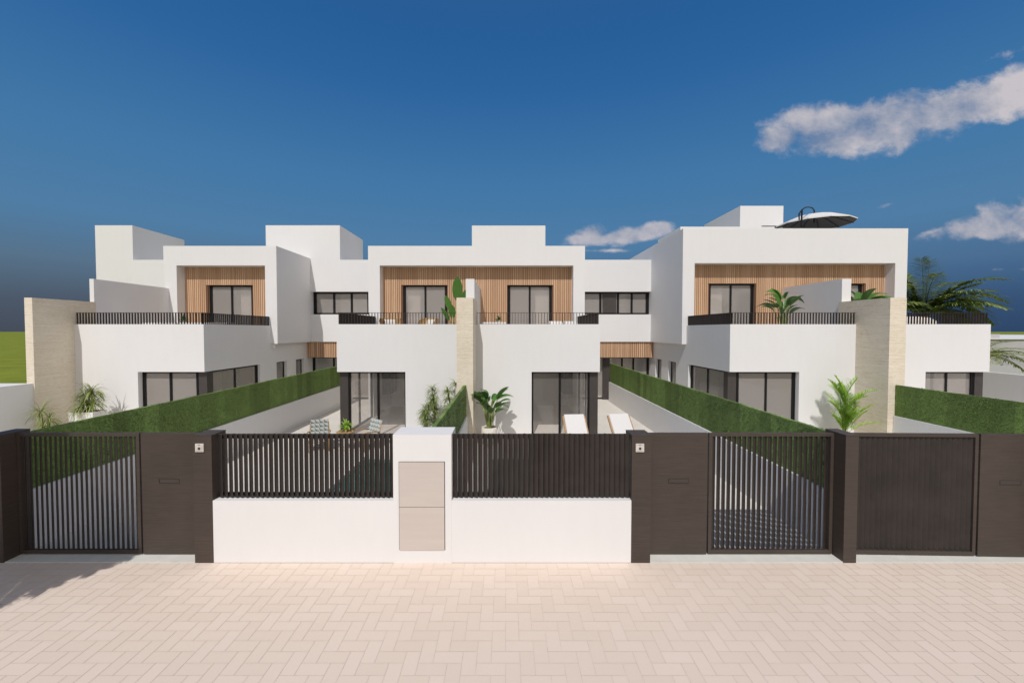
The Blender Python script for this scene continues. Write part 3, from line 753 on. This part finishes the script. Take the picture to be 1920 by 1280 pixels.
# grassy plants left of the left house window
r = plant('grassy_plant', 'arching grassy plant in the white planter before the left house', (-13.2, 12.75, 1.0))
rr = random.Random(1); lf = MB(); sm = MB()
for (px_, py_, pz_) in ((-13.25, 12.75, 1.35), (-13.08, 12.78, 1.68), (-13.3, 12.7, 1.15), (-13.0, 12.7, 1.3), (-13.2, 12.8, 1.55)):
    sm.tube([(px_ * .5 - 13.2 * .5, 12.75, 1.0), (px_, py_, pz_)], .018, 6); tuft(lf, (px_, py_, pz_), 75, .55, .022, rr, 3.2, -.1, 1.0)
sm.build('stems', 'darkstem', r); lf.build('leaves', 'leaf_yucca', r)
r = thing('planter', 'tall white box planter holding grassy plant at the left house', 'planter', (-13.2, 12.75, 0))
MB().box(-13.58, -12.82, 12.52, 12.56, 0, 1.06).box(-13.58, -12.82, 12.94, 12.98, 0, 1.06).box(-13.58, -13.54, 12.56, 12.94, 0, 1.06).box(-12.86, -12.82, 12.56, 12.94, 0, 1.06).build('box', 'potwhite', r)
MB().box(-13.54, -12.86, 12.56, 12.94, .2, 1.01).build('soil', 'soil', r)
r = plant('grassy_plant', 'lower grassy plant at the foot of the left stone pillar', (-13.8, 12.1, 0))
lf = MB(); sm = MB()
for (px_, py_, pz_) in ((-13.95, 12.1, 1.15), (-13.75, 12.15, .9), (-13.7, 12.1, .65), (-13.85, 12.05, .5)):
    sm.tube([(-13.8, 12.1, 0), (px_, py_, pz_)], .02, 6); tuft(lf, (px_, py_, pz_), 65, .5, .02, rr, 3.0, -.1, 1.0)
sm.build('stems', 'darkstem', r); lf.build('leaves', 'leaf_yucca', r)
# papyrus like plants left of the central pillar
for (px_, py_, zz, lab) in ((-1.72, 12.9, 1.92, 'tall drooping narrow-leaved plant against the central stone pillar'), (-2.22, 12.8, 1.78, 'drooping narrow-leaved plant, middle of the three left of the central pillar'), (-2.52, 12.6, 1.30, 'shortest drooping narrow-leaved plant beside the utility cabinet top')):
    r = plant('feathery_plant', lab, (px_, py_, 0), 'drooping narrow-leaved plants by the central pillar'); lf = MB(); sm = MB()
    for k in range(4):
        a = rr.uniform(0, 6.28); tx_, ty_ = px_ + .12 * math.cos(a), py_ + .08 * math.sin(a); hz = zz * (1 - .12 * k)
        sm.tube([(px_, py_, 0), ((px_ + tx_) / 2 + .02, py_, hz * .6), (tx_, ty_, hz)], [.02, .015, .01], 6)
        tuft(lf, (tx_, ty_, hz - .04), 55, .34, .020, rr, 5.0, -.1, 1.0)
        for q in range(3): tuft(lf, (tx_ * .6 + px_ * .4, ty_, hz * (.85 - .2 * q)), 26, .26, .018, rr, 5.0, -.1, .9)
    sm.build('stems', 'darkstem', r); lf.build('leaves', 'leaf_papyrus', r)
# bird of paradise in round pot right of the central pillar
r = plant('bird_of_paradise', 'broad-leaved green plant in round pot right of the central stone pillar', (-.52, 12.75, .5))
broad_plant(r, (-.52, 12.75, .5), 1.30, 30, .50, .19, 5, .62)
r = thing('plant_pot', 'round pale stone pot right of the central stone pillar', 'pot', (-.52, 12.75, 0))
MB().lathe([(.19, 0), (.235, .15), (.25, .35), (.24, .56), (.215, .56), (.21, .50)], -.52, 12.75, 24).build('bowl', 'pot', r, True)
MB().lathe([(.21, .49), (.20, .52)], -.52, 12.75, 16).build('soil', 'soil', r)
# areca palm right
r = plant('areca_palm', 'bright yellow-green feathery palm left of the right stone pillar', (10.75, 12.75, 0))
rr = random.Random(11); lf = MB(); sm = MB()
for i in range(44):
    a = rr.uniform(0, 6.28); e = rr.uniform(1.1, 5.0); hb = rr.uniform(.25, 1.35)
    bx_, by_ = 10.75 + rr.uniform(-.1, .1), 12.75 + rr.uniform(-.08, .08)
    frond(lf, (bx_, by_, hb), (math.cos(a), math.sin(a) * .8, e), rr.uniform(.55, .95), rr, 1.15, 17, .24, .022, .3, 7, .007)
for i in range(9): sm.tube([(10.75 + rr.uniform(-.06, .06), 12.75, 0), (10.75 + rr.uniform(-.14, .14), 12.75 + rr.uniform(-.1, .1), rr.uniform(1, 1.5))], [.016, .01], 6)
sm.build('stems', 'stem', r); lf.build('fronds', 'leaf_areca', r)
# terrace plants
r = plant('bird_of_paradise', 'broad-leaved plant on the right house terrace before the timber wall', (10.45, 15.3, 3.2))
broad_plant(r, (10.45, 15.3, 3.4), 1.85, 24, .60, .20, 9, .62)
r2_ = thing('plant_pot', 'brown pot hidden behind the railing of the right house terrace', 'pot', (10.45, 15.3, 3.2)); MB().lathe([(.2, 3.2), (.27, 3.6), (.25, 3.6), (.24, 3.5)], 10.45, 15.3, 20).build('bowl', 'trunk', r2_, True)
r = plant('bird_of_paradise', 'broad-leaved plant rising behind the right stone pillar and terrace divider', (13.2, 15.2, 3.2))
broad_plant(r, (13.25, 15.2, 3.3), 2.1, 14, .75, .24, 14, .6)
r = plant('banana_plant', 'big upright paddle-leaved plant behind the central stone pillar on the terrace', (-1.72, 15.0, 3.2))
sm = MB(); lf = MB()
for (tx_, tz_, L_, wd_, dxx) in ((-1.78, 4.75, .85, .33, .02), (-2.02, 4.35, .6, .20, -.28), (-1.95, 4.1, .5, .24, -.1), (-1.6, 4.5, .7, .26, .25), (-2.08, 4.0, .55, .14, -.5)):
    sm.tube([(-1.75, 15.0, 3.2), ((tx_ - 1.75) / 2, 15.0, (tz_ + 3.2) / 2), (tx_, 15.0, tz_)], [.03, .022, .012], 6)
    blade(lf, (tx_, 15.0, tz_ - .03), (dxx, -.12, 1), L_, wd_, .55, 8, .12, up=Vector((.0, -1, .15)))
sm.build('stems', 'stem', r); lf.build('leaves', 'leaf_broad', r, True)

def palm(label, base, hz, n, L_, seed, elo, ehi, name='palm_tree', droop=.55, nl=30, ll=.5, angs=None, tr=.16, mat='leaf_palm', lw_=.034):
    r = thing(name, label, 'palm tree', base, 'palm trees'); rr = random.Random(seed)
    tk = MB(); k = 9
    tk.tube([(base[0] + .02 * math.sin(i), base[1], base[2] + hz * i / k) for i in range(k + 1)], [tr * (1.15 - .25 * i / k + (.12 if i % 2 else 0)) for i in range(k + 1)], 12)
    tk.build('trunk', 'trunk', r); lf = MB(); top = (base[0], base[1], base[2] + hz - .05)
    for i in range(n):
        if angs and i < len(angs): a, e, l_ = angs[i]
        else: a, e, l_ = 2.4 * i + rr.uniform(-.3, .3), rr.uniform(elo, ehi), L_ * rr.uniform(.75, 1.1)
        frond(lf, (top[0] + .05 * math.cos(a), top[1] + .05 * math.sin(a), top[2]), (math.cos(a) * math.cos(e), math.sin(a) * math.cos(e), math.sin(e)), l_, rr, droop, nl, ll, lw_, .35, 12, .022)
    lf.build('crown', mat, r); return r
palm('tall dark feather palm standing beyond the right house terrace railing', (18.75, 18.2, 0), 4.25, 32, 2.7, 21, .5, 1.45,
     angs=[(0.0, .85, 3.6), (.15, .72, 3.4), (-.2, 1.05, 3.5), (3.0, .95, 2.7), (3.3, .7, 2.4), (.3, 1.2, 3.4), (2.7, 1.25, 3.0), (-.4, 1.2, 3.3), (3.4, 1.15, 2.9), (.1, 1.0, 3.5)], nl=46, ll=.75, lw_=.058)
palm('small dark palm tip behind the corner of the right house railing', (20.6, 18.6, 0), 3.6, 12, 1.0, 23, .3, 1.4, nl=18, ll=.28, tr=.1)
palm('low light green palm arching beside the right end of the right house', (18.95, 16.2, 0), 2.65, 18, 2.0, 29, .1, 1.0, nl=30, ll=.48, tr=.13, mat='leaf_yucca',
     angs=[(0.05, .45, 2.1), (.35, .35, 2.0), (-.3, .5, 2.1), (-.1, .15, 1.9)])
# tree that stands beside the camera, out of frame, and throws its shade on the left gate
palm('palm tree beside the street at the left throwing shade on the left gate', (-8.35, 2.85, 0), 4.5, 40, 1.7, 31, -.2, 1.35, nl=34, ll=.55, tr=.13, lw_=.05)

# ================================================================ furniture
def armchair():
    r = thing('garden_armchair', 'x', 'armchair', (0, 0, 0), 'cushioned armchairs on the patio')
    f = MB()
    for sx in (-.31, .31):
        f.tube([(sx, -.30, 0), (sx * 1.02, -.30, .36), (sx * 1.06, -.33, .60)], .019, 8)
        f.tube([(sx, .28, 0), (sx, .26, .38), (sx * .9, .40, .84)], .019, 8)
        f.tube([(sx * 1.08, -.36, .61), (sx * 1.12, -.15, .63), (sx * 1.08, .10, .60), (sx, .30, .55)], .022, 8)
        f.tube([(sx, -.30, .32), (sx, .27, .28)], .017, 6)
    f.tube([(-.31, -.30, .32), (.31, -.30, .32)], .018, 6).tube([(-.31, .27, .28), (.31, .27, .28)], .018, 6).tube([(-.28, .40, .83), (.28, .40, .83)], .018, 6)
    f.build('wooden_frame', 'oak', r, True)
    s = MB()
    for i in range(4):
        for j in range(4):
            s.rbox(-.28 + i * .14, -.28 + (i + 1) * .14, -.30 + j * .14, -.30 + (j + 1) * .14, .33, .43, .022)
    s.xf(Matrix.Rotation(R(-4), 4, 'X')); s.build('seat_cushion', 'sage', r, True)
    b_ = MB()
    for i in range(4):
        for j in range(4): b_.rbox(-.28 + i * .14, -.28 + (i + 1) * .14, -.045, .045, j * .135, (j + 1) * .135, .02)
    b_.xf(Matrix.Translation((0, .24, .42)) @ Matrix.Rotation(R(-20), 4, 'X')); b_.build('back_cushion', 'sage', r, True)
    return r
c1 = armchair(); place(c1, (-5.65, 12.2, 0), R(22), .9); c1['label'] = 'sage tufted armchair with wooden frame on the open patio, left one'
c2 = copy_tree(c1); place(c2, (-4.25, 12.3, 0), R(-38), .9); c2['label'] = 'sage tufted armchair before the glass, right of the small plant'
r = thing('side_table', 'small wooden side table between the two sage armchairs', 'table', (-4.85, 12.2, 0))
MB().lathe([(.24, .52), (.26, .53), (.26, .55), (.24, .56)], -4.85, 12.2, 24).build('table_top', 'oak', r)
for k in range(3):
    a = k * 2.09 + .4; MB().tube([(-4.85 + .22 * math.cos(a), 12.2 + .22 * math.sin(a), 0), (-4.85 + .12 * math.cos(a), 12.2 + .12 * math.sin(a), .52)], .017, 6).build('leg', 'oak', r)
r = thing('potted_plant', 'small spiky green plant in a clay pot on the patio side table', 'plant', (-4.83, 12.2, .56))
MB().lathe([(.05, .56), (.07, .68), (.06, .68)], -4.83, 12.2, 16).build('pot', 'oak', r)
lf = MB(); tuft(lf, (-4.83, 12.2, .69), 46, .27, .05, random.Random(4), 3.4, .1, 1.0); lf.build('leaves', 'leaf_areca', r)

def lounger():
    r = thing('sun_lounger', 'x', 'sun lounger', (0, 0, 0), 'white sun loungers on the patio')
    f = MB()   # head towards +y
    for sx in (-.34, .34):
        f.box(sx - .02, sx + .02, -1.0, .42, .26, .32)
        f.add([(sx - .022, .32, .31), (sx + .022, .32, .31), (sx + .022, .92, .93), (sx - .022, .92, .93), (sx - .022, .36, .27), (sx + .022, .36, .27), (sx + .022, .96, .89), (sx - .022, .96, .89)],
              [(0, 1, 2, 3), (4, 7, 6, 5), (0, 4, 5, 1), (3, 2, 6, 7), (0, 3, 7, 4), (1, 5, 6, 2)])
    f.box(-.32, .32, -1.0, -.96, .26, .32); f.box(-.32, .32, .38, .42, .26, .32)
    f.build('wooden_frame', 'oak', r)
    for sx in (-.33, .33):
        for yy in (-.92, .36): MB().box(sx - .022, sx + .022, yy - .022, yy + .022, 0, .26).build('leg', 'oak', r)
    MB().rbox(-.30, .30, -.98, .33, .325, .37, .012).build('seat_mattress', 'canvas', r)
    bk = MB().rbox(-.315, .315, -.02, .02, 0, .86, .012); bk.xf(Matrix.Translation((0, .33, .35)) @ Matrix.Rotation(R(-44), 4, 'X')); bk.build('back_mattress', 'canvas', r)
    return r
l1 = lounger(); place(l1, (2.22, 11.75, 0), R(5)); l1['label'] = 'white sun lounger with raised back in front of the glass door, left one'
l2 = copy_tree(l1); place(l2, (3.68, 11.85, 0), R(7)); l2['label'] = 'white sun lounger with raised back on open tiles, right one'

def wicker_chair():
    r = thing('wicker_armchair', 'x', 'armchair', (0, 0, 0), 'wicker armchairs on the centre terrace')
    sh = MB(); n = 14; rows = []
    for (z_, rad, a0) in ((.0, .30, 125), (.35, .37, 125), (.55, .41, 120), (.78, .42, 95), (.86, .40, 70)):
        rows.append([(rad * math.sin(R(-a0 + 2 * a0 * i / n)), rad * math.cos(R(-a0 + 2 * a0 * i / n)) * .95, z_) for i in range(n + 1)])
    vs = [p_ for r_ in rows for p_ in r_]; k = n + 1
    for th in (0, .035):
        sh.add([(x_ * (1 - th * 2.2), y_ * (1 - th * 2.2), z_) for x_, y_, z_ in vs], [(i * k + j, i * k + j + 1, (i + 1) * k + j + 1, (i + 1) * k + j) for i in range(len(rows) - 1) for j in range(n)])
    top = rows[-1]; sh.tube(top, .022, 6); 
    sh.build('wicker_shell', 'wicker', r, True)
    MB().rbox(-.28, .28, -.28, .26, .28, .42, .05).build('seat_cushion', 'cushion', r, True)
    q = MB().rbox(-.24, .24, -.06, .06, 0, .42, .05); q.xf(Matrix.Translation((0, .14, .42)) @ Matrix.Rotation(R(-14), 4, 'X')); q.build('back_cushion', 'cushion', r, True)
    return r
w1 = wicker_chair(); place(w1, (-4.35, 15.35, 3.2), R(22)); w1['label'] = 'wicker armchair with cream cushion on the centre terrace, left one'
w2 = copy_tree(w1); place(w2, (-2.95, 15.35, 3.2), R(-32)); w2['label'] = 'wicker armchair with cream cushion on the centre terrace before the glass door'

def daybed(label, cx_, cy_, w_, mat='canvas', z=3.2, back=True, h=.78):
    r = thing('outdoor_sofa', label, 'sofa', (cx_, cy_, z))
    MB().rbox(cx_ - w_ / 2, cx_ + w_ / 2, cy_ - .35, cy_ + .35, z + .12, z + .34, .02).build('base', mat, r)
    n = max(1, round(w_ / .75)); 
    for i in range(n):
        a = cx_ - w_ / 2 + .05 + i * (w_ - .1) / n; b2 = a + (w_ - .1) / n - .01
        MB().rbox(a, b2, cy_ - .34, cy_ + .2, z + .345, z + .50, .04).build('seat_cushion', mat, r, True)
        if back: MB().rbox(a, b2, cy_ + .2, cy_ + .36, z + .35, z + h, .04).build('back_cushion', mat, r, True)
    for sx in (-1, 1): MB().rbox(cx_ + sx * w_ / 2 - .03, cx_ + sx * w_ / 2 + .03, cy_ - .35, cy_ + .35, z, z + .6, .02).build('armrest', mat, r)
    return r
daybed('white low sofa on the centre terrace at the right by the timber wall', 2.35, 16.3, 1.3)
def ctable(label, cx_, cy_, w_, z=3.2, h=.72, mat='canvas'):
    r = thing('terrace_table', label, 'table', (cx_, cy_, z))
    MB().rbox(cx_ - w_ / 2, cx_ + w_ / 2, cy_ - .3, cy_ + .3, z + h - .07, z + h, .01).build('table_top', mat, r)
    for sx in (-1, 1):
        for sy in (-1, 1): MB().box(cx_ + sx * (w_ / 2 - .06) - .02, cx_ + sx * (w_ / 2 - .06) + .02, cy_ + sy * .25 - .02, cy_ + sy * .25 + .02, z, z + h - .07).build('leg', mat, r)
    return r
ctable('white terrace table right of the central pillar carrying a tiny plant', -.45, 15.9, .95)
ctable('long white terrace table on the left house terrace carrying a tiny plant', -11.6, 15.5, 2.4, h=.70)
def tiny_plant(label, x_, y_, z_, s_=.2):
    r = thing('potted_plant', label, 'plant', (x_, y_, z_)); MB().lathe([(.04, z_), (.055, z_ + .08), (.05, z_ + .08)], x_, y_, 12).build('pot', 'potwhite', r)
    lf = MB(); tuft(lf, (x_, y_, z_ + .08), 36, s_, .05, random.Random(int(abs(x_) * 10)), 3, .0, 1.0, 4); lf.build('leaves', 'leaf_broad', r)
tiny_plant('tiny green plant on the white table right of the central pillar', -.27, 15.8, 3.92)
tiny_plant('tiny green plant on the long table of the left house terrace', -12.2, 15.4, 3.90)
daybed('white low sofa behind the railing at the left of the left house terrace', -13.4, 15.2, .95, h=.70)
daybed('grey low sofa behind the railing beside the white one on the left terrace', -12.95 + .55, 14.6, .95, 'greyfab', h=.66, back=True)
r = thing('wicker_pod', 'round beige wicker pod seat on the far right terrace behind the railing', 'seat', (15.1, 15.4, 3.2))
pd = MB(); pd.lathe([(.75, 3.2), (.92, 3.45), (.95, 3.7), (.86, 3.95), (.7, 4.07), (.4, 4.12)], 15.1, 15.4, 28); pd.build('shell', 'cushion', r, True)
MB().lathe([(.7, 3.19), (.7, 3.2)], 15.1, 15.4, 20).build('base', 'wicker', r)

# parasol on the right roof
pr = thing('cantilever_parasol', 'white cantilever parasol with black arm on the roof of the right house', 'parasol', (12.95, 17.9, 7.5))
cx_, cy_, R_, zr, za = 14.80, 19.6, 1.60, 8.70, 9.22; n = 12
def rimp(k, rad=R_, z=zr): return (cx_ + rad * math.cos(2 * math.pi * (k + .5) / n), cy_ + rad * math.sin(2 * math.pi * (k + .5) / n), z)
cn = MB(); un = MB(); rb = MB()
for k in range(n):
    p0, p1 = rimp(k), rimp(k + 1); q0, q1 = rimp(k, R_ * .5, zr + .34), rimp(k + 1, R_ * .5, zr + .34)
    cn.add([p0, p1, q1, q0], [(0, 1, 2, 3)]); cn.add([q0, q1, (cx_, cy_, za)], [(0, 1, 2)])
    cn.add([p0, p1, (p1[0], p1[1], zr - .05), (p0[0], p0[1], zr - .05)], [(0, 1, 2, 3)])
    o_ = .03
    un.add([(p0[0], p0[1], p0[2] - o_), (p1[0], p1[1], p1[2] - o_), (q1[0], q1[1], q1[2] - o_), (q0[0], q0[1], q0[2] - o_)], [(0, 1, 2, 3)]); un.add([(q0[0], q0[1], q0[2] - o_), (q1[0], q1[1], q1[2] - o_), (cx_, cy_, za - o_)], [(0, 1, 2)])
    rbm = MB().tube([(cx_, cy_, za - .06), (q0[0], q0[1], q0[2] - .05), (p0[0], p0[1], p0[2] - .045)], .014, 5); rbm.build('rib', 'frame', pr)
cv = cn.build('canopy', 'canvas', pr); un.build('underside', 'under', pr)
MB().tube([(12.95, 17.9, 7.52), (12.98, 17.9, 8.88)], .035, 10).build('mast', 'frame', pr)
arc = [(12.78, 17.78, 8.40), (12.74, 17.74, 8.66), (12.98, 17.9, 8.88), (13.4, 18.28, 9.09), (13.9, 18.75, 9.25), (14.4, 19.2, 9.35), (cx_ - .05, cy_ - .05, 9.36)]
MB().tube(arc, .028, 8).build('arm', 'frame', pr); MB().tube([(cx_, cy_, 9.36), (cx_, cy_, 8.75)], .03, 8).build('hub', 'frame', pr)
MB().rbox(12.65, 13.25, 17.65, 18.2, 7.51, 7.57, .01).build('base', 'frame', pr)

# neighbouring house at the right
nb = thing('neighbouring_house', 'low flat-roofed grey building beyond the right boundary wall', 'building', (32, 25, 0))
MB().box(29.5, 60, 25, 50, 0, 3.06).build('wall', 'neigh', nb); MB().box(29.4, 60.1, 24.9, 50.1, 3.06, 3.1).build('roof', 'white', nb)
MB().box(31.7, 32.3, 26.5, 26.9, 3.1, 3.36).build('roof_vent', 'greyfab', nb)
